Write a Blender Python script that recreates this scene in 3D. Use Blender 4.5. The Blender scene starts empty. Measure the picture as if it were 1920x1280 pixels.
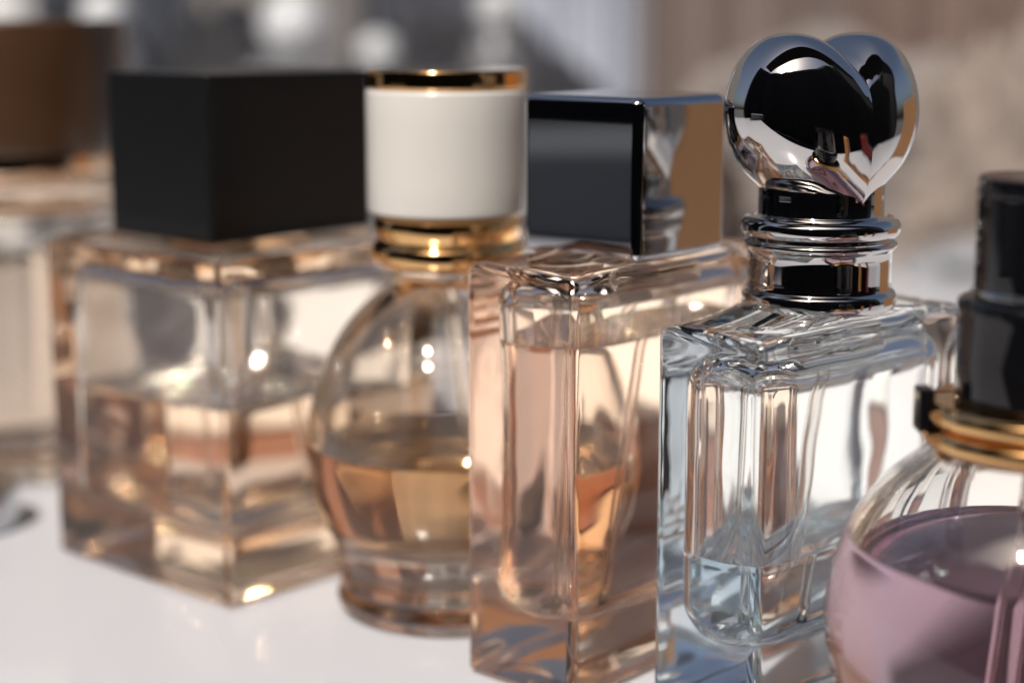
import bpy, math, random
import numpy as np
from mathutils import Vector, noise
R = math.radians
scene = bpy.context.scene
C = scene.collection

# ------------------------------------------------------------------ camera
cam_d = bpy.data.cameras.new('camera')
cam = bpy.data.objects.new('camera', cam_d); C.objects.link(cam)
cam.location = (0, 0, .120)
PITCH = math.atan(620/3300)
cam.rotation_euler = (math.pi/2 - PITCH, 0, 0)
cam_d.sensor_width = 36
cam_d.lens = 36*3300/1920
cam_d.clip_start = .005; cam_d.clip_end = 500
cam_d.dof.use_dof = True
cam_d.dof.focus_distance = .290
cam_d.dof.aperture_fstop = 6.8
scene.camera = cam

# ------------------------------------------------------------------ sky + sun
SUN_EL, SUN_AZ = 54, 28            # azimuth: degrees to the left of straight behind the camera
world = bpy.data.worlds.new('World'); scene.world = world
world.use_nodes = True
wt = world.node_tree
bg = wt.nodes['Background']
sky = wt.nodes.new('ShaderNodeTexSky'); sky.sky_type = 'NISHITA'; sky.sun_disc = False; sky.dust_density = 5; sky.ozone_density = .3; sky.air_density = .8
sd = Vector((-math.sin(R(SUN_AZ))*math.cos(R(SUN_EL)), -math.cos(R(SUN_AZ))*math.cos(R(SUN_EL)), math.sin(R(SUN_EL))))
sky.sun_elevation = R(SUN_EL)
sky.sun_rotation = math.atan2(sd.x, sd.y)
wt.links.new(sky.outputs[0], bg.inputs[0])
bg.inputs[1].default_value = .065
sl = bpy.data.lights.new('sun', 'SUN'); sun = bpy.data.objects.new('sun', sl); C.objects.link(sun)
sl.energy = 3.6; sl.angle = R(1.6); sl.color = (1, .945, .88)
sun.rotation_euler = sd.to_track_quat('Z', 'Y').to_euler()
sun.location = (-1, -1, 3)

# ------------------------------------------------------------------ render settings
scene.view_settings.view_transform = 'Standard'
scene.view_settings.look = 'None'
scene.view_settings.exposure = .56
scene.view_settings.gamma = 1
cy = scene.cycles
cy.max_bounces = 28; cy.transmission_bounces = 24; cy.glossy_bounces = 10; cy.diffuse_bounces = 4
cy.transparent_max_bounces = 8; cy.volume_bounces = 0
cy.caustics_refractive = True; cy.caustics_reflective = True
cy.sample_clamp_indirect = 0; cy.blur_glossy = 6.0
cy.use_denoising = True
try:
    cy.denoiser = 'OPENIMAGEDENOISE'; cy.denoising_input_passes = 'RGB_ALBEDO_NORMAL'; cy.denoising_prefilter = 'ACCURATE'
except Exception: pass

# ------------------------------------------------------------------ materials
def mat(name):
    m = bpy.data.materials.new(name); m.use_nodes = True
    return m, m.node_tree.nodes, m.node_tree.links
def princ(name, col, rough=.5, metal=0, coat=0, spec=.5, noise_amt=0, scale=200, bump=0, trans=0):
    m, n, l = mat(name); b = n['Principled BSDF']
    b.inputs['Base Color'].default_value = (*col, 1)
    b.inputs['Roughness'].default_value = rough
    b.inputs['Metallic'].default_value = metal
    b.inputs['Coat Weight'].default_value = coat
    b.inputs['Coat Roughness'].default_value = .03
    b.inputs['Specular IOR Level'].default_value = spec
    b.inputs['Transmission Weight'].default_value = trans
    if noise_amt or bump:
        tc = n.new('ShaderNodeTexCoord'); t = n.new('ShaderNodeTexNoise'); t.inputs['Scale'].default_value = scale
        t.inputs['Detail'].default_value = 6
        l.new(tc.outputs['Object'], t.inputs['Vector'])
        if noise_amt:
            r = n.new('ShaderNodeMapRange'); r.inputs['To Min'].default_value = 1-noise_amt; r.inputs['To Max'].default_value = 1+noise_amt
            mx = n.new('ShaderNodeVectorMath'); mx.operation = 'SCALE'; mx.inputs[0].default_value = col
            l.new(t.outputs['Fac'], r.inputs['Value']); l.new(r.outputs[0], mx.inputs['Scale']); l.new(mx.outputs[0], b.inputs['Base Color'])
            r2 = n.new('ShaderNodeMapRange'); r2.inputs['To Min'].default_value = max(0, rough*.8); r2.inputs['To Max'].default_value = rough*1.25
            l.new(t.outputs['Fac'], r2.inputs['Value']); l.new(r2.outputs[0], b.inputs['Roughness'])
        if bump:
            bp = n.new('ShaderNodeBump'); bp.inputs['Distance'].default_value = bump; bp.inputs['Strength'].default_value = .6
            l.new(t.outputs['Fac'], bp.inputs['Height']); l.new(bp.outputs[0], b.inputs['Normal'])
    return m
def glass(name, col=(1, 1, 1), ior=1.5, rough=0.0, absorb=None, density=0):
    m, n, l = mat(name); n.remove(n['Principled BSDF'])
    g = n.new('ShaderNodeBsdfGlass'); g.inputs['Color'].default_value = (*col, 1)
    g.inputs['IOR'].default_value = ior; g.inputs['Roughness'].default_value = rough
    l.new(g.outputs[0], n['Material Output'].inputs['Surface'])
    if absorb:
        v = n.new('ShaderNodeVolumeAbsorption'); v.inputs['Color'].default_value = (*absorb, 1); v.inputs['Density'].default_value = density
        l.new(v.outputs[0], n['Material Output'].inputs['Volume'])
    return m
def liquid(name, absorb, density, level, glass_ior=1.5, ior=1.36):
    """walls refract from glass into liquid, the free top (object z at the fill level) from air into liquid"""
    m, n, l = mat(name); n.remove(n['Principled BSDF'])
    g = n.new('ShaderNodeBsdfGlass'); g.inputs['Color'].default_value = (1, 1, 1, 1); g.inputs['Roughness'].default_value = 0
    tc = n.new('ShaderNodeTexCoord'); s = n.new('ShaderNodeSeparateXYZ'); l.new(tc.outputs['Object'], s.inputs[0])
    c = n.new('ShaderNodeMath'); c.operation = 'GREATER_THAN'; c.inputs[1].default_value = level-.00004
    l.new(s.outputs['Z'], c.inputs[0])
    r = n.new('ShaderNodeMapRange'); r.inputs['To Min'].default_value = ior/glass_ior; r.inputs['To Max'].default_value = ior
    l.new(c.outputs[0], r.inputs['Value']); l.new(r.outputs[0], g.inputs['IOR'])
    v = n.new('ShaderNodeVolumeAbsorption'); v.inputs['Color'].default_value = (*absorb, 1); v.inputs['Density'].default_value = density
    l.new(g.outputs[0], n['Material Output'].inputs['Surface']); l.new(v.outputs[0], n['Material Output'].inputs['Volume'])
    return m
M = {}
M['clear'] = glass('clear_glass', (.995, .99, .985))
M['warm'] = glass('warm_glass', (.997, .985, .97), absorb=(.98, .82, .64), density=19)
M['peach'] = glass('peach_glass', (.995, .965, .935), absorb=(.98, .82, .70), density=16)
M['cool'] = glass('cool_glass', (.985, .993, .995), absorb=(.80, .90, .94), density=8)
M['tube'] = glass('tube_plastic', (.97, .96, .95), 1.22)
M['chrome'] = princ('polished_chrome', (.64, .63, .62), .022, 1, noise_amt=.03, scale=140)
M['smoke'] = princ('mirror_lacquer_cap', (.50, .51, .53), .05, 1)
M['gold'] = princ('polished_gold', (.90, .55, .24), .06, 1, noise_amt=.04, scale=300)
M['rose'] = princ('rose_gold', (.92, .66, .45), .08, 1)
M['matte_black'] = princ('matte_black_plastic', (.006, .006, .0065), .3, spec=.28, noise_amt=.12, scale=500)
M['gloss_black'] = princ('gloss_black_plastic', (.004, .004, .005), .05, coat=.15)
M['cream'] = princ('cream_enamel', (.58, .555, .52), .22, coat=.3, noise_amt=.02, scale=90)
M['brown'] = princ('brown_lacquer', (.055, .026, .012), .3, coat=.4, noise_amt=.2, scale=60)
M['pump'] = princ('white_pump_plastic', (.75, .72, .68), .3, trans=.3)

# ------------------------------------------------------------------ helpers
def link(name, me, m, parent=None, smooth=True):
    o = bpy.data.objects.new(name, me); C.objects.link(o)
    for mm in (m if isinstance(m, (list, tuple)) else [m]): me.materials.append(mm)
    if smooth: me.polygons.foreach_set('use_smooth', [True]*len(me.polygons))
    if parent: o.parent = parent
    return o
def tag(o, label, cat, group=None, kind=None):
    if label: o['label'] = label
    if cat: o['category'] = cat
    if group: o['group'] = group
    if kind: o['kind'] = kind
    return o
def empty(name, loc, rz, label, cat, group=None):
    o = bpy.data.objects.new(name, None); C.objects.link(o); o.empty_display_size = .01
    o.location = loc; o.rotation_euler = (0, 0, rz)
    return tag(o, label, cat, group)
def from_rings(rings, cap_bottom=True, cap_top=True, flip=False, closed=False):
    """rings: list of (N,3) arrays, stacked upward, counter-clockwise seen from above -> outward normals"""
    N = len(rings[0]); v = np.concatenate(rings).tolist(); f = []
    for i in range(len(rings)-1):
        for j in range(N):
            k = (j+1) % N
            f.append((i*N+j, i*N+k, (i+1)*N+k, (i+1)*N+j))
    if cap_bottom:
        c = len(v); v.append(np.mean(rings[0], 0).tolist())
        for j in range(N): f.append((c, (j+1) % N, j))
    if cap_top:
        c = len(v); v.append(np.mean(rings[-1], 0).tolist()); b = (len(rings)-1)*N
        for j in range(N): f.append((c, b+j, b+(j+1) % N))
    if flip: f = [t[::-1] for t in f]
    return v, f
def mesh(name, *parts):
    V, Fc = [], []
    for v, f in parts:
        o = len(V); V += v; Fc += [tuple(i+o for i in t) for t in f]
    me = bpy.data.meshes.new(name); me.from_pydata(V, [], Fc); me.update()
    return me
def rr_sdf(x, y, a, b, r):
    qx, qy = np.abs(x)-(a-r), np.abs(y)-(b-r)
    return np.hypot(np.maximum(qx, 0), np.maximum(qy, 0))+np.minimum(np.maximum(qx, qy), 0)-r
def thetas(a, b, r, na=10, ns=14):
    """ray angles dense at the corners of a rounded rectangle a x b (half sizes)"""
    T = []
    for q in range(4):
        cx, cy_ = [(a-r, b-r), (-(a-r), b-r), (-(a-r), -(b-r)), (a-r, -(b-r))][q]
        for i in range(na+1):
            t = (q+i/na)*math.pi/2
            T.append(math.atan2(cy_+r*math.sin(t), cx+r*math.cos(t)))
        nx = [(-(a-r), b), (-a, -(b-r)), (a-r, -b), (a, b-r)][q]
        st = [((a-r), b), (-a, (b-r)), (-(a-r), -b), (a, -(b-r))][q]
        for i in range(1, ns):
            u = .5-.5*math.cos(math.pi*i/ns)
            T.append(math.atan2(st[1]+(nx[1]-st[1])*u, st[0]+(nx[0]-st[0])*u))
    return np.unwrap(np.array(T))
def ring(th, z, a, b, r):
    r = min(r, a, b)
    lo = np.zeros_like(th); hi = np.full_like(th, 2*(a+b))
    for _ in range(40):
        m_ = (lo+hi)/2; s = rr_sdf(m_*np.cos(th), m_*np.sin(th), a, b, r)
        hi = np.where(s > 0, m_, hi); lo = np.where(s > 0, lo, m_)
    return np.stack([lo*np.cos(th), lo*np.sin(th), np.full_like(th, z)], 1)
def wobble(rings, amp, scale, seed=0, axis_only=None):
    out = []
    for r_ in rings:
        q = r_.copy()
        for i, p in enumerate(r_):
            n1 = noise.noise(Vector((p[0]*scale+seed, p[1]*scale, p[2]*scale)))
            n2 = noise.noise(Vector((p[0]*scale, p[1]*scale+seed+9, p[2]*scale*.5)))
            h = math.hypot(p[0], p[1])+1e-9
            q[i, 0] += amp*n1*p[0]/h*1.0; q[i, 1] += amp*n1*p[1]/h; q[i, 2] += amp*.6*n2
        out.append(q)
    return out
def lathe(prof, seg=128, flip=False):
    th = np.linspace(0, 2*math.pi, seg, endpoint=False)
    rings = [np.stack([max(r, 1e-6)*np.cos(th), max(r, 1e-6)*np.sin(th), np.full_like(th, z)], 1) for r, z in prof]
    return from_rings(rings, flip=flip)
def cr(pts, n=8):
    """Catmull-Rom through the points"""
    P = [pts[0]]+list(pts)+[pts[-1]]; out = []
    for i in range(1, len(P)-2):
        p0, p1, p2, p3 = map(np.array, P[i-1:i+3])
        for k in range(n):
            t = k/n
            out.append(tuple(.5*((2*p1)+(-p0+p2)*t+(2*p0-5*p1+4*p2-p3)*t*t+(-p0+3*p1-3*p2+p3)*t**3)))
    out.append(tuple(pts[-1])); return out
def band(r, z0, z1, e=.0004, ri=0, n=5):
    """profile of a cylinder with rounded rims"""
    p = [(max(ri, r*.5), z0)]
    p.append((r-e*1.6, z0))
    for i in range(n+1):
        t = math.pi/2*i/n; p.append((r-e+e*math.sin(t), z0+e-e*math.cos(t)))
    k = 4
    for i in range(1, k): p.append((r, z0+e+(z1-z0-2*e)*(i/k)))
    for i in range(n+1):
        t = math.pi/2*i/n; p.append((r-e+e*math.cos(t), z1-e+e*math.sin(t)))
    p.append((r-e*1.6, z1)); p.append((max(ri, r*.5), z1))
    return p
def shift(vf, d):
    v, f = vf; return [[a[0]+d[0], a[1]+d[1], a[2]+d[2]] for a in v], f
def rbox(a, b, z0, z1, r, e, th=None, n=5, puff=0):
    """rounded box: half sizes a b, corner radius r, edge radius e"""
    th = thetas(a, b, r) if th is None else th
    R_ = [ring(th, z0, (a-e)*.3, (b-e)*.3, r), ring(th, z0, a-e*1.5, b-e*1.5, r)]
    for i in range(n+1):
        t = math.pi/2*i/n; d = e*(1-math.sin(t)); R_.append(ring(th, z0+e*(1-math.cos(t)), a-d, b-d, max(r-d, 1e-4)))
    k = 8
    for i in range(1, k):
        s = i/k; R_.append(ring(th, z0+e+(z1-z0-2*e)*s, a+puff*math.sin(math.pi*s), b+puff*math.sin(math.pi*s), r))
    for i in range(n+1):
        t = math.pi/2*i/n; d = e*(1-math.cos(t)); R_.append(ring(th, z1-e*(1-math.sin(t)), a-d, b-d, max(r-d, 1e-4)))
    R_ += [ring(th, z1, a-e*1.5, b-e*1.5, r), ring(th, z1, (a-e)*.3, (b-e)*.3, r)]
    return R_
def plain_box(x0, x1, y0, y1, z0, z1):
    v = [[x, y, z] for z in (z0, z1) for x, y in ((x0, y0), (x1, y0), (x1, y1), (x0, y1))]
    return v, [(3, 2, 1, 0), (4, 5, 6, 7), (0, 1, 5, 4), (1, 2, 6, 5), (2, 3, 7, 6), (3, 0, 4, 7)]
def tube_vf(p0, p1, ro, ri, seg=20):
    p0, p1 = Vector(p0), Vector(p1); d = (p1-p0).normalized(); u = d.orthogonal().normalized(); w = d.cross(u)
    def circ(c, r): return np.array([list(c+u*r*math.cos(2*math.pi*i/seg)+w*r*math.sin(2*math.pi*i/seg)) for i in range(seg)])
    n = 12; pts = [p0.lerp(p1, i/n) for i in range(n+1)]
    ro_ = [circ(p, ro) for p in pts]; ri_ = [circ(p, ri) for p in pts]
    # outer up, rim, inner down
    rings = ro_+ri_[::-1]+[ro_[0]]
    return from_rings(rings, False, False)

# ------------------------------------------------------------------ ground, table, surroundings
def grid_mesh(name, x0, x1, y0, y1, z, nx, ny, amp=0, sc=1):
    v = []; f = []
    for j in range(ny+1):
        for i in range(nx+1):
            x = x0+(x1-x0)*i/nx; y = y0+(y1-y0)*j/ny
            v.append((x, y, z+amp*noise.noise(Vector((x*sc, y*sc, 0)))))
    for j in range(ny):
        for i in range(nx):
            a = j*(nx+1)+i; f.append((a, a+1, a+nx+2, a+nx+1))
    me = bpy.data.meshes.new(name); me.from_pydata(v, [], f); return me
TZ = -.75
gm = princ('worn_asphalt', (.055, .052, .05), .85, noise_amt=.35, scale=3, bump=.002)
g = link('ground', grid_mesh('ground', -60, 60, -60, 60, TZ, 60, 60, .02, .2), gm); g['kind'] = 'structure'

tm = princ('glossy_white_tabletop', (.50, .50, .53), .12, spec=.5, noise_amt=.015, scale=30)
table = empty('display_table', (0, 0, 0), 0, 'glossy white display table that carries the row of perfume bottles', 'table')
link('tabletop', mesh('tabletop', from_rings(rbox(.72, .52, -.03, 0, .02, .003))), tm, table).location = (.16, .66, 0)
legm = princ('grey_table_leg', (.35, .35, .36), .4, 1)
for x, y in ((-.5, .2), (.82, .2), (-.5, 1.1), (.82, 1.1)):
    link('leg', mesh('leg', lathe(band(.018, TZ-.01, -.0302, .002), 24)), legm, table).location = (x, y, 0)

# added unseen dark cloth behind the camera and the awning overhead, darkening cap reflections
cloth_m = princ('charcoal_canvas', (.018, .018, .02), .85, noise_amt=.3, scale=40)
def curtain(name, pts, z0, z1, label, cat, amp=.03, m=cloth_m):
    n = 90; v = []; f = []; L = len(pts)-1
    for j in range(13):
        for i in range(n+1):
            s = i/n*L; k = min(int(s), L-1); t = s-k
            p = np.array(pts[k])*(1-t)+np.array(pts[k+1])*t
            d = np.array(pts[k+1])-np.array(pts[k]); d = d/np.linalg.norm(d); nn = np.array([-d[1], d[0]])
            q = p+nn*amp*math.sin(i*.42+math.sin(i*.17)*2)
            v.append((q[0], q[1], z0+(z1-z0)*j/12))
    for j in range(12):
        for i in range(n):
            a = j*(n+1)+i; f.append((a, a+1, a+n+2, a+n+1))
    me = bpy.data.meshes.new(name); me.from_pydata(v, [], f)
    o = link(name, me, m); s_ = o.modifiers.new('thick', 'SOLIDIFY'); s_.thickness = .004
    return tag(o, label, cat)
curtain('added_screen', [(-2.3, .9), (-2.1, -.5), (-1.2, -1.2), (0, -1.35), (1.2, -1.2), (1.9, -.5), (2.1, .4)], TZ, 1.95,
        'added unseen dark canvas screen round the near side, darkening reflections', 'screen')
def blocker():  # added unseen sheet that keeps the sky out of the chrome
    v = []; f = []; nx, ny = 60, 40
    for j in range(ny+1):
        for i in range(nx+1):
            x = -3.2+6.8*i/nx; y = -.88+1.35*j/ny
            v.append((x, y, 3.0+.08*j/ny-.05*math.sin(math.pi*((i/nx*5) % 1))+.01*noise.noise(Vector((x*2, y*2, 0)))))
    for j in range(ny):
        for i in range(nx):
            a = j*(nx+1)+i; f.append((a, a+1, a+nx+2, a+nx+1))
    me = bpy.data.meshes.new('blocker_sheet'); me.from_pydata(v, [], f)
    t = empty('blocker', (0, 0, 0), 0, 'added unseen dark canvas awning high over the table', 'blocker')
    o = link('blocker_sheet', me, cloth_m, t); o.modifiers.new('thick', 'SOLIDIFY').thickness = .003
    for x in (-3.15, 3.55):
        for y in (-.85, .44):
            link('pole', mesh('pole', lathe(band(.02, TZ-.01, 3.0, .002), 20)), legm, t).location = (x, y, 0)
blocker()
tag(link('added_box', mesh('added_box', from_rings(rbox(.05, .12, .0003, .062, .006, .004))), princ('slate_blue_card', (.15, .165, .185), .6, noise_amt=.1, scale=30)),  # added out of view so the cap's left face mirrors grey
    'added unseen slate blue box, placed for its reflection in the black cube cap', 'box').location = (-.50, .19, 0)

# ------------------------------------------------------------------ generic rectangular bottle
def glass_bottle(root, A, B, ztop, r, e, base, wall, level, cav_top, cr_, neck_r, lift, gmat, lmat, wob=.00012, seed=0, waist=0.0, taper=0.0, bow=.0009, ec=.004):
    """A, B half sizes; outer shell + air part of the cavity in one mesh, liquid in another"""
    th = thetas(A, B, r, 10, 16)
    out = [ring(th, .0012, A*.35, B*.35, r), ring(th, .0010, A*.6, B*.6, r), ring(th, .0004, A-e*2.6, B-e*2.6, r), ring(th, 0, A-e*1.5, B-e*1.5, r)]
    for i in range(7):
        t = math.pi/2*i/6; d = e*(1-math.sin(t)); out.append(ring(th, e*(1-math.cos(t)), A-d, B-d, max(r-d, .0003)))
    n = int((ztop-2*e)/.0016)
    for i in range(1, n): out.append(ring(th, e+(ztop-2*e)*i/n, A, B, r))
    e2 = e*1.5
    for i in range(8):
        t = math.pi/2*i/7; d = e2*(1-math.cos(t)); out.append(ring(th, ztop-e2*(1-math.sin(t)), A-d, B-d, max(r-d*.5, .0003)))
    a0, b0 = A-e2, B-e2
    for i in range(1, 17):                                # shoulder rising in a soft sweep to the neck
        s = i/16; s2 = s*s*(3-2*s)
        a = a0*(1-s)+neck_r*s; b = b0*(1-s)+neck_r*s
        rr = (r-e*.5)*(1-s)+neck_r*s
        out.append(ring(th, ztop+lift*s2**1.5, a, b, rr))
    out = wobble(out, wob*.35, 160, seed)
    ca, cb = A-wall, B-wall
    cth = thetas(ca, cb, cr_, 10, 16)
    def cav(z):
        s = (z-base)/(cav_top-base)
        w = waist*math.sin(math.pi*min(max(s, 0), 1))-taper*(1-s)
        return ca-w, cb-w*.6
    low = []
    low.append(ring(cth, base-.0006, ca*.3, cb*.3, cr_)); low.append(ring(cth, base-.0003, ca*.6, cb*.6, cr_))
    for i in range(9):
        t = math.pi/2*i/8; d = ec*(1-math.sin(t)); a, b = cav(base); low.append(ring(cth, base+ec*(1-math.cos(t)), a-d, b-d, max(cr_-d*.6, .001)))
    n = max(4, int((level-base-ec)/.0016))
    for i in range(1, n+1):
        z = base+ec+(level-base-ec)*i/n; a, b = cav(z); low.append(ring(cth, z, a, b, cr_))
    up = [low[-1]]
    n = max(4, int((cav_top-ec-level)/.0012))
    for i in range(1, n+1):
        z = level+(cav_top-ec-level)*i/n; a, b = cav(z); up.append(ring(cth, z, a, b, cr_))
    a1, b1 = cav(cav_top-ec)
    for i in range(1, 9):
        t = math.pi/2*i/8; d = ec*(1-math.cos(t)); up.append(ring(cth, cav_top-ec*(1-math.sin(t)), a1-d, b1-d, max(cr_-d*.6, .001)))
    for i in range(1, 9):
        s = i/8; up.append(ring(cth, cav_top+.0012*s*s, (a1-ec)*(1-s)+.004*s, (b1-ec)*(1-s)+.004*s, cr_*(1-s)+.004*s))
    for q in low+up[1:]:                                  # mould-blown walls bow slightly
        fx = np.clip(1-(q[:, 1]/cb)**2, 0, 1); fy = np.clip(1-(q[:, 0]/ca)**2, 0, 1)
        sx = np.abs(q[:, 0])/ca; sy = np.abs(q[:, 1])/cb
        q[:, 0] += np.sign(q[:, 0])*bow*fx*np.clip(sx, 0, 1)**4
        q[:, 1] += np.sign(q[:, 1])*.0006*fy*np.clip(sy, 0, 1)**4
    allr = wobble(low+up[1:], wob, 120, seed+5)
    k = len(low); lw = allr[:k]; uw = [allr[k-1]]+allr[k:]
    flat = lw[-1]; flat[:, 2] = level                     # the fill level is level
    body = mesh('body', from_rings(out), from_rings(uw, False, True, flip=True))
    link('body', body, gmat, root)
    # free surface with a small meniscus
    top = []
    m0 = flat.copy()
    for s, dz in ((.985, -.0000), (.6, 0), (.25, 0)):
        q = m0.copy(); q[:, 0] *= s; q[:, 1] *= s; q[:, 2] = level+dz; top.append(q)
    lq = mesh('liquid', from_rings(lw+top))
    link('liquid', lq, lmat, root)
def dip_tube(root, p0, p1, ro=.0013, ri=.0008):
    link('dip_tube', mesh('dip_tube', tube_vf(p0, p1, ro, ri)), M['tube'], root)

# ---- peach bottle under a mirror-black cube cap
def place(near, u_ang_vec, la, lb):
    """near corner, unit direction of the long side (away right), half sizes -> centre, yaw of local x axis"""
    vx, vy = u_ang_vec; ux, uy = -vy, vx
    return (near[0]+vx*la+ux*lb, near[1]+vy*la+uy*lb), math.atan2(vy, vx)
c, yaw = place((.0106, .2914), (.669, .743), .030, .0128)
pink = empty('perfume_bottle', (*c, .0002), yaw, 'tall clear bottle of peach perfume with a mirror-black cube cap', 'perfume bottle', 'perfume bottles in a row on the white table')
lm = liquid('peach_liquid', (.97, .78, .66), 12, .0625)
glass_bottle(pink, .030, .0128, .0762, .0016, .0014, .0125, .0034, .0625, .0735, .0072, .0085, .0016, M['peach'], lm, .00020, 1, waist=.0014, bow=.0010, ec=.005)
dip_tube(pink, (.0, .0, .075), (-.016, -.003, .0135))
link('pump', mesh('pump', lathe(band(.0032, .0690, .0775, .0004), 48)), M['pump'], pink)
link('collar', mesh('collar', lathe(band(.0088, .0772, .0781, .0003), 96)), M['chrome'], pink)
link('cap', mesh('cap', from_rings(rbox(.0131, .0136, .0764, .1051, .0019, .0017, n=8))), M['smoke'], pink).location = (-.0010, 0, 0)

# ---- blue bottle with heart
c, yaw = place((.0403, .2760), (.73, .683), .0285, .0112)
blue = empty('perfume_bottle', (*c, .0002), yaw, 'clear bottle of pale blue perfume topped with a silver heart', 'perfume bottle', 'perfume bottles in a row on the white table')
BLEV = .0290
lm = liquid('pale_blue_liquid', (.56, .76, .86), 19, BLEV)
glass_bottle(blue, .0292, .0115, .0678, .0018, .0016, .0135, .0030, BLEV, .0636, .0078, .0120, .0018, M['cool'], lm, .0002, 11, bow=.0004, ec=.0065)
dip_tube(blue, (0, 0, .0663), (-.010, -.001, .0145))
col = []
p = [(.006, .0689)]
p += [(.0120, .0689)]
for i in range(9):
    t = -math.pi/2+math.pi*i/8; p.append((.0122+.0009*math.cos(t), .0706+.0017*math.sin(t)))
p += [(.0121, .0725), (.0121, .0740), (.0121, .0770), (.0121, .0788), (.0124, .0791)]
for i in range(1, 6): p.append((.0124+.0005*math.sin(i*.6), .0791+.0003*i))
for i in range(17):
    t = -math.pi/2+math.pi*i/16; p.append((.0115+.0019*math.cos(t), .0828+.0019*math.sin(t)))
p += [(.0106, .0848), (.0105, .0850), (.0105, .0880), (.0105, .0915), (.0103, .0917), (.005, .0917)]
p = [(r_*1.026, .1214-(.12-z_)*1.026) for r_, z_ in p]
link('collar', mesh('collar', lathe(p, 160)), M['chrome'], blue)
# heart: cross-sections of a heart outline, puffed
def heart():
    NV = 90
    def outline(cl, cl2):
        half = cr([(0, cl), (.10, cl2), (.33, .985), (.62, .96), (.88, .70), (1.0, .30), (.96, -.06), (.78, -.40), (.47, -.68), (.20, -.92), (0, -1.12)], 16)
        full = half+[(-x, z) for x, z in half[-2:0:-1]]
        return np.array(full[::-1])                       # counter-clockwise when seen from the front
    sharp, soft = outline(.66, .80), outline(.90, .93)
    W, Hh, T = .0178, .0163, .0125
    zc = -.06; PW = 2.45
    rings = []
    for i in range(NV+1):
        ph = -math.pi/2+math.pi*i/NV
        s = max(math.cos(ph), 1e-4)**(2/PW); d = T*math.copysign(abs(math.sin(ph))**(2/PW), math.sin(ph))
        w = s**2.2; O = sharp*w+soft*(1-w)
        rings.append(np.stack([O[:, 0]*W*s, np.full(len(O), -d), ((O[:, 1]-zc)*s+zc)*Hh], 1))
    return from_rings(rings, flip=False)
hv = heart()
ho = link('heart_ornament', mesh('heart', hv), M['chrome'], blue)
ho.location = (-.0006, 0, .0998); ho.rotation_euler = (0, 0, R(-10))

# ---- amber round bottle
rb = empty('perfume_bottle', (-.0127, .3478, .0002), 0, 'round waisted bottle half full of amber perfume under a cream and gold cap', 'perfume bottle', 'perfume bottles in a row on the white table')
LEV = .0345
outer = [(0.004, .0010), (.012, .0008), (.0195, 0)] + cr([(.0218, .0002), (.0230, .0014), (.0232, .0030), (.0227, .0045), (.0222, .0070), (.0224, .0105), (.0236, .0142), (.0258, .0182),
        (.0282, .0245), (.0289, .0320), (.0284, .0395), (.0266, .0465), (.0238, .0530), (.0200, .0590), (.0155, .0635), (.0122, .0662), (.0112, .0680), (.0110, .0700)], 6)+[(.006, .0702)]
cavl = cr([(.001, .0158), (.010, .0158), (.0180, .0165), (.0218, .0186), (.0243, .0225), (.0257, .0275), (.0262, LEV)], 7)
cavu = cr([(.0262, LEV), (.0256, .0405), (.0238, .0465), (.0210, .0522), (.0172, .0575), (.0125, .0618), (.0085, .0645), (.0060, .0665), (.003, .0668)], 7)
link('body', mesh('body', lathe(outer), from_rings([np.stack([max(r_, 1e-5)*np.cos(np.linspace(0, 2*math.pi, 128, endpoint=False)), max(r_, 1e-5)*np.sin(np.linspace(0, 2*math.pi, 128, endpoint=False)), np.full(128, z_)], 1) for r_, z_ in cavu], False, True, flip=True)), M['warm'], rb)
link('liquid', mesh('liquid', lathe(cavl+[(.0258, LEV), (.014, LEV)])), liquid('amber_liquid', (.95, .71, .34), 30, LEV), rb)
dip_tube(rb, (0, 0, .066), (.006, .004, .0145))
link('collar', mesh('collar', lathe(cr([(.010, .0700), (.0134, .0702), (.0149, .0712), (.0153, .0727), (.0150, .0742), (.0140, .0752)], 5)+[(.0138, .0756), (.0144, .0762), (.0146, .0780), (.0144, .0805), (.008, .0806)])), M['gold'], rb)
cp = link('cap', mesh('cap', lathe(band(.0160, .0807, .1048, .0008))), M['cream'], rb)
link('gold_band', mesh('gold_band', lathe(band(.0157, .1049, .1087, .0006))), M['gold'], cp)

# ---- square bottle with the matte black cap
c, yaw = place((-.0575, .3419), (.666, .746), .030, .030)
sq = empty('perfume_bottle', (*c, .0002), yaw, 'square thick-walled glass bottle under a big matte black cube cap', 'perfume bottle', 'perfume bottles in a row on the white table')
lm = liquid('faint_straw_liquid', (.97, .91, .85), 5, .040)
glass_bottle(sq, .030, .030, .0715, .0016, .0014, .0140, .0055, .040, .0665, .005, .014, .0010, M['warm'], lm, .00026, 23, taper=.0015)
link('pump', mesh('pump', lathe(band(.0045, .060, .071, .0004), 48)), M['pump'], sq)
dip_tube(sq, (0, 0, .070), (.006, -.004, .015))
cb_ = mesh('cap', from_rings(rbox(.0225, .0172, .0728, .1072, .0010, .0006)))
link('cap', cb_, M['matte_black'], sq).location = (.0007, -.0007, 0)
link('collar', mesh('collar', lathe(band(.0145, .0722, .0731, .0002), 96)), M['rose'], sq)

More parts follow.
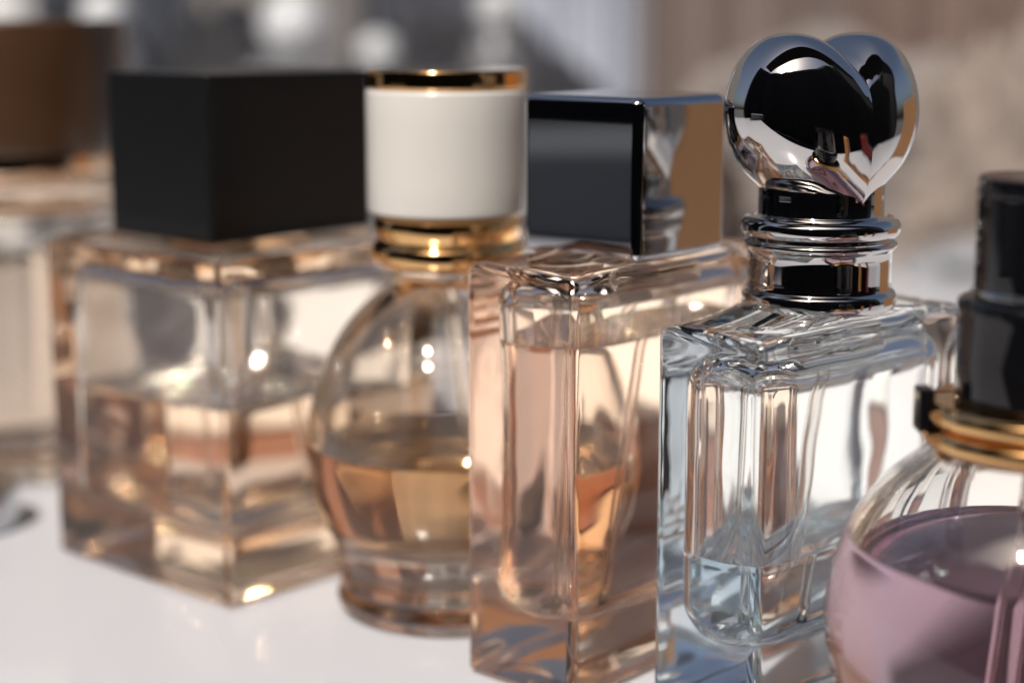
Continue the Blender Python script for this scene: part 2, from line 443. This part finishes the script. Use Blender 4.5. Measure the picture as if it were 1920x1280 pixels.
# ---- leftmost bottle
lf = empty('perfume_bottle', (-.128, .462, .0002), 0, 'out-of-focus bottle of pale perfume with a tall brown cap and gold ring', 'perfume bottle', 'perfume bottles in a row on the white table')
outer = [(.004, .001), (.018, .0008), (.0225, 0)]+cr([(.0240, .0006), (.0252, .0025), (.0254, .008), (.0254, .03), (.0254, .055), (.0254, .070), (.0250, .0745), (.0235, .0768), (.018, .0778), (.012, .0785)], 5)
cl = cr([(.001, .008), (.015, .008), (.0205, .0095), (.0222, .013), (.0224, .03), (.0224, .060)], 6)
cu = cr([(.0224, .060), (.0224, .066), (.0205, .0705), (.015, .0725), (.005, .073)], 6)
th_ = np.linspace(0, 2*math.pi, 128, endpoint=False)
link('body', mesh('body', lathe(outer), from_rings([np.stack([r_*np.cos(th_), r_*np.sin(th_), np.full(128, z_)], 1) for r_, z_ in cu], False, True, flip=True)), M['warm'], lf)
link('liquid', mesh('liquid', lathe(cl+[(.0222, .060), (.01, .060)])), liquid('pale_liquid', (.88, .82, .74), 10, .060), lf)
link('collar', mesh('collar', lathe(band(.0245, .0790, .0842, .0008))), M['rose'], lf)
link('cap', mesh('cap', lathe(band(.0275, .0845, .1175, .0012))), M['brown'], lf)

# ---- pink round bottle at the right edge
pu = empty('perfume_bottle', (.0779, .2520, .0002), 0, 'ball-shaped bottle of mauve pink perfume with black atomiser and gold rings', 'perfume bottle', 'perfume bottles in a row on the white table')
SR = .0306; CZ = .0298
def ball(Rr, z0, z1, sz=1.0, n=46):
    t0 = math.asin(max(-1, min(1, (z0-CZ)/(Rr*sz)))); t1 = math.asin(max(-1, min(1, (z1-CZ)/(Rr*sz))))
    return [(Rr*math.cos(t0+(t1-t0)*i/n), CZ+Rr*sz*math.sin(t0+(t1-t0)*i/n)) for i in range(n+1)]
PLEV = .0412
outer = [(.003, .0008), (.008, .0004)]+ball(SR, .0, .0555)+[(.0140, .0565), (.0138, .0600), (.010, .0602)]
cl = ball(SR-.0028, .0065, PLEV); cu = ball(SR-.0028, PLEV, .0545, n=24)+[(.011, .0562), (.006, .0565)]
link('body', mesh('body', lathe(outer, 160), from_rings([np.stack([r_*np.cos(th_), r_*np.sin(th_), np.full(128, z_)], 1) for r_, z_ in cu], False, True, flip=True)), M['clear'], pu)
link('liquid', mesh('liquid', lathe([(.002, .0073)]+cl+[(cl[-1][0]*.97, PLEV), (.012, PLEV)], 128)), liquid('mauve_liquid', (.80, .62, .71), 40, PLEV), pu)
dip_tube(pu, (0, 0, .060), (-.003, .002, .010), .0018, .0011)
def torus_prof(rc, zc, rt, rz=None, n=20):
    rz = rz or rt
    return [(rc+rt*math.cos(-math.pi/2+math.pi*i/n), zc+rz*math.sin(-math.pi/2+math.pi*i/n)) for i in range(n+1)]
link('ring', mesh('ring', lathe([(.011, .0570)]+torus_prof(.0156, .0584, .0017)+[(.0148, .0602)]+torus_prof(.0156, .0620, .0017)+[(.0122, .0638)], 160)), M['gold'], pu)
link('atomiser_base', mesh('atomiser_base', lathe([(.008, .0636), (.0127, .0637), (.0128, .0645), (.0128, .070), (.0128, .0765), (.0130, .0775), (.0128, .0785), (.0122, .0789), (.008, .0790)], 128)), M['gloss_black'], pu)
ab = link('atomiser', mesh('atomiser', lathe(band(.0107, .0788, .0965, .0005), 128)), M['gloss_black'], pu)
link('cap_rim', mesh('cap_rim', lathe(torus_prof(.0104, .0797, .0007), 128)), M['chrome'], ab)
link('cap_rim', mesh('cap_rim', lathe(torus_prof(.0103, .0942, .0006), 128)), M['gloss_black'], ab)
link('clasp', mesh('clasp', shift(from_rings(rbox(.0012, .0019, .0590, .0655, .0004, .0004)), (-.0172, .0010, 0))), M['gloss_black'], pu)

# ------------------------------------------------------------------ blurred things further back
def blob(name, loc, dims, m, seed, label, cat, group=None, rough=.25, sc=9, rz=0):
    """a crumpled heap: sphere flattened at the table, displaced by folded noise"""
    NU, NV = 96, 40; rings = []
    for j in range(NV+1):
        ph = math.pi/2*(-.15+1.15*j/NV)
        rr = max(math.cos(ph), 1e-3) if ph > 0 else 1.0
        zz = max(math.sin(ph), 0) if ph > 0 else 0
        th = np.linspace(0, 2*math.pi, NU, endpoint=False)
        row = []
        for t in th:
            d = Vector((rr*math.cos(t), rr*math.sin(t), zz))
            n_ = 1-abs(noise.noise(d*1.7+Vector((seed, 0, 0))))*1.6*rough-abs(noise.noise(d*4.3+Vector((0, seed, 0))))*.9*rough
            row.append([d.x*dims[0]*n_, d.y*dims[1]*n_, max(d.z*dims[2]*n_, 0)+.0005])
        rings.append(np.array(row))
    o = link(name, mesh(name, from_rings(rings)), m); o.location = (loc[0], loc[1], loc[2] if len(loc) > 2 else 0); o.rotation_euler = (0, 0, rz)
    return tag(o, label, cat, group)
cl_taupe = princ('taupe_cloth', (.19, .165, .15), .8, noise_amt=.25, scale=12)
cl_brown = princ('tan_cloth', (.21, .17, .145), .8, noise_amt=.2, scale=12)
cl_dark = princ('dark_brown_leather', (.05, .034, .028), .5, noise_amt=.3, scale=15)
cl_slate = princ('slate_cloth', (.06, .068, .08), .8, noise_amt=.25, scale=12)
cl_grey = princ('grey_cloth', (.24, .245, .26), .8, noise_amt=.25, scale=12)
cl_pale = princ('pale_cloth', (.60, .62, .65), .7, noise_amt=.15, scale=12)
blob('taupe_wrap', (.165, .90), (.17, .08, .115), cl_taupe, 3, 'crumpled taupe wrap lying behind the cream-capped bottle', 'cloth', rough=.3)
blob('leather_pouch', (.062, .78), (.05, .04, .085), cl_dark, 7, 'dark brown leather pouch behind the black cube cap', 'pouch')
blob('tan_wrap', (.245, .86), (.07, .06, .118), cl_brown, 12, 'tan cloth wrap lying behind the silver heart', 'cloth')
blob('grey_cloth', (.235, .80), (.06, .05, .018), cl_grey, 15, 'low grey cloth heap at the right behind the heart', 'cloth')
blob('pale_cloth', (.27, .66), (.09, .06, .020), cl_pale, 18, 'pale cloth lying flat behind the black atomiser', 'cloth')
blob('slate_bag', (.305, .92), (.05, .05, .135), cl_slate, 22, 'slate coloured bag standing at the far right of the table', 'bag')
blob('slate_pouch', (-.245, 1.03), (.05, .05, .14), cl_slate, 25, 'narrow slate pouch above the black square cap', 'pouch')
blob('grey_pouch', (-.17, 1.06), (.055, .05, .135), cl_grey, 28, 'grey fabric pouch behind the black square cap', 'pouch')
blob('grey_wrap', (-.03, 1.08), (.11, .06, .125), cl_grey, 31, 'grey wrap heaped behind the cream cap', 'cloth')
porcelain = princ('white_porcelain', (.62, .64, .66), .15, coat=.5)
jar_m = princ('dark_glazed_jar', (.15, .15, .16), .35, noise_amt=.2, scale=30)
for (x, y, z, r, w, lab) in ((-.112, .92, .112, .018, .034, 'dark jar with a big white knob lid above the black square cap'),
                             (-.070, .93, .098, .011, .018, 'dark jar with a small white knob just left of the cream cap'),
                             (-.007, .93, .121, .013, .020, 'tall dark jar with a white knob between the cream cap and the black cube cap'),
                             (-.205, .90, .119, .012, .022, 'dark jar with a white knob above the brown cap')):
    jr = empty('lidded_jar', (x, y, 0), 0, lab, 'jar', 'lidded jars at the back of the table')
    link('body', mesh('body', lathe(cr([(w*.6, .0005), (w*.9, .004), (w, z*.4), (w*.9, z*.75), (w*.5, z-r*.9)], 6), 48)), jar_m, jr)
    link('knob', mesh('knob', lathe([(max(r*math.sin(math.pi*k/20), 1e-5), z-r*math.cos(math.pi*k/20)) for k in range(21)], 48)), porcelain, jr)

blob('white_cloth', (.235, .99), (.15, .06, .03), cl_pale, 41, 'flat white cloth far behind between the heart and the black atomiser', 'cloth')
# added slanted stands: pale reflector tops that brighten the bottles from behind
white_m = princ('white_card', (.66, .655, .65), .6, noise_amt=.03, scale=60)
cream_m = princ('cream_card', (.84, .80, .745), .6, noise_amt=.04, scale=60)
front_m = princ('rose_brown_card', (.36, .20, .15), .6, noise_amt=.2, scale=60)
def stand(x0, x1, y0, y1, zf, zb, label, rz=0, top=None):
    w, d = (x1-x0)/2, (y1-y0)/2
    t = empty('added_reflector', ((x0+x1)/2, (y0+y1)/2, .0004), rz, label, 'stand', 'added reflector stands behind the bottles')
    v = [[-w, -d, 0], [w, -d, 0], [w, d, 0], [-w, d, 0], [-w, -d, zf], [w, -d, zf], [w, d, zb], [-w, d, zb]]
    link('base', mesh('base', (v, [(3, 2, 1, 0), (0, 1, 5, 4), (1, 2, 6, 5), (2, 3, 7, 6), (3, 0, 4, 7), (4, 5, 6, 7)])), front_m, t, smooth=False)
    e = .0012
    v2 = [[-w-e, -d-e, zf+.0002], [w+e, -d-e, zf+.0002], [w+e, d, zb+.0002], [-w-e, d, zb+.0002]]
    v2 += [[a, b, c_+.0015] for a, b, c_ in v2]
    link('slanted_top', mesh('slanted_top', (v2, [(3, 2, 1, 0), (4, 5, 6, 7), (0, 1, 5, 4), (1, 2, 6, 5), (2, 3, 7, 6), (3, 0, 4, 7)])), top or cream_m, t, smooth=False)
stand(-.006, .060, .410, .462, .026, .052, 'added cream slanted stand, a reflector brightening the peach bottle')
stand(.064, .128, .388, .432, .008, .036, 'added low white slanted stand, a reflector brightening the blue bottle', top=white_m)
stand(-.112, -.036, .478, .530, .010, .044, 'added white slanted stand, a reflector brightening the square glass bottle', top=white_m)
# added off to the right for their reflections in the cube cap and the heart
def prop(x, y, w, d, h, m, label, cat, nm, rz=0):
    o = link(nm, mesh(nm, from_rings(rbox(w, d, .0003, h, .002, .0008))), m); o.location = (x, y, 0); o.rotation_euler = (0, 0, rz)
    return tag(o, label, cat)
prop(.345, .445, .03, .085, .125, princ('bronze_card', (.30, .155, .07), .5, noise_amt=.1, scale=20), 'added unseen bronze brown carton mirrored in the side of the cube cap', 'prop', 'prop', .2)
prop(.20, .205, .0055, .0055, .078, princ('orange_plastic', (.42, .19, .06), .3), 'added unseen slim orange tube mirrored as a stripe in the heart', 'tube', 'added_tube')
prop(.235, .24, .006, .006, .088, princ('dark_red_plastic', (.16, .02, .018), .3), 'added unseen slim dark red tube mirrored in the right lobe of the heart', 'tube', 'added_tube')
prop(.118, .352, .030, .006, .007, princ('charcoal_card', (.06, .055, .06), .5, noise_amt=.1, scale=20), 'added flat charcoal carton lying behind the mauve ball-shaped bottle', 'prop', 'prop', .7)  # added dark strip, shows as a band through the mauve liquid
fc = link('fallen_cap', mesh('fallen_cap', lathe(band(.016, .0003, .010, .001))), M['smoke'])
fc.location = (-.133, .402, 0); tag(fc, 'low dark metal cap lying on the table left of the square bottle', 'cap')

# clothes hanging on a rail behind the table, and the plaster wall behind them
wall = link('plaster_wall', mesh('plaster_wall', plain_box(-5, 5, 3.6, 3.8, TZ, 2.2)), princ('taupe_plaster', (.16, .15, .145), .9, noise_amt=.4, scale=2.5, bump=.01), smooth=False)
tag(wall, 'dim taupe wall far behind the table, out of focus', 'wall')
gar = [(-.78, .16, (.05, .055, .065), 'dark slate'), (-.60, .17, (.55, .57, .60), 'pale grey'), (-.42, .17, (.055, .06, .075), 'charcoal'), (-.25, .15, (.22, .20, .19), 'stone grey'),
       (-.09, .14, (.06, .062, .075), 'midnight blue'), (.06, .15, (.30, .32, .37), 'bluish grey'), (.24, .20, (.13, .10, .088), 'taupe brown'),
       (.45, .20, (.13, .09, .075), 'dark chestnut'), (.66, .20, (.22, .165, .135), 'soft tan'), (.88, .20, (.05, .058, .07), 'dark slate blue'), (1.08, .18, (.12, .12, .13), 'graphite')]
rail = link('clothes_rail', mesh('clothes_rail', tube_vf((-1.6, 2.57, .55), (1.9, 2.57, .55), .012, .010)), legm)
tag(rail, 'thin steel rail carrying the row of clothes at the back', 'rail')
for i, (x, w, c_, nm) in enumerate(gar):
    curtain('hanging_garment', [((x-w/2)*1.35, 2.55), (x*1.35, 2.57+.02*math.sin(i*2)), ((x+w/2)*1.35, 2.55)], -.5+.05*math.sin(i*3), .56,
            nm+' garment hanging blurred on the rail behind the table', 'garment', .010, princ('garment_cloth', tuple(min(.8, q*1.5) for q in c_), .85, noise_amt=.3, scale=6))['group'] = 'clothes hanging behind the table'
scene.render.film_transparent = False
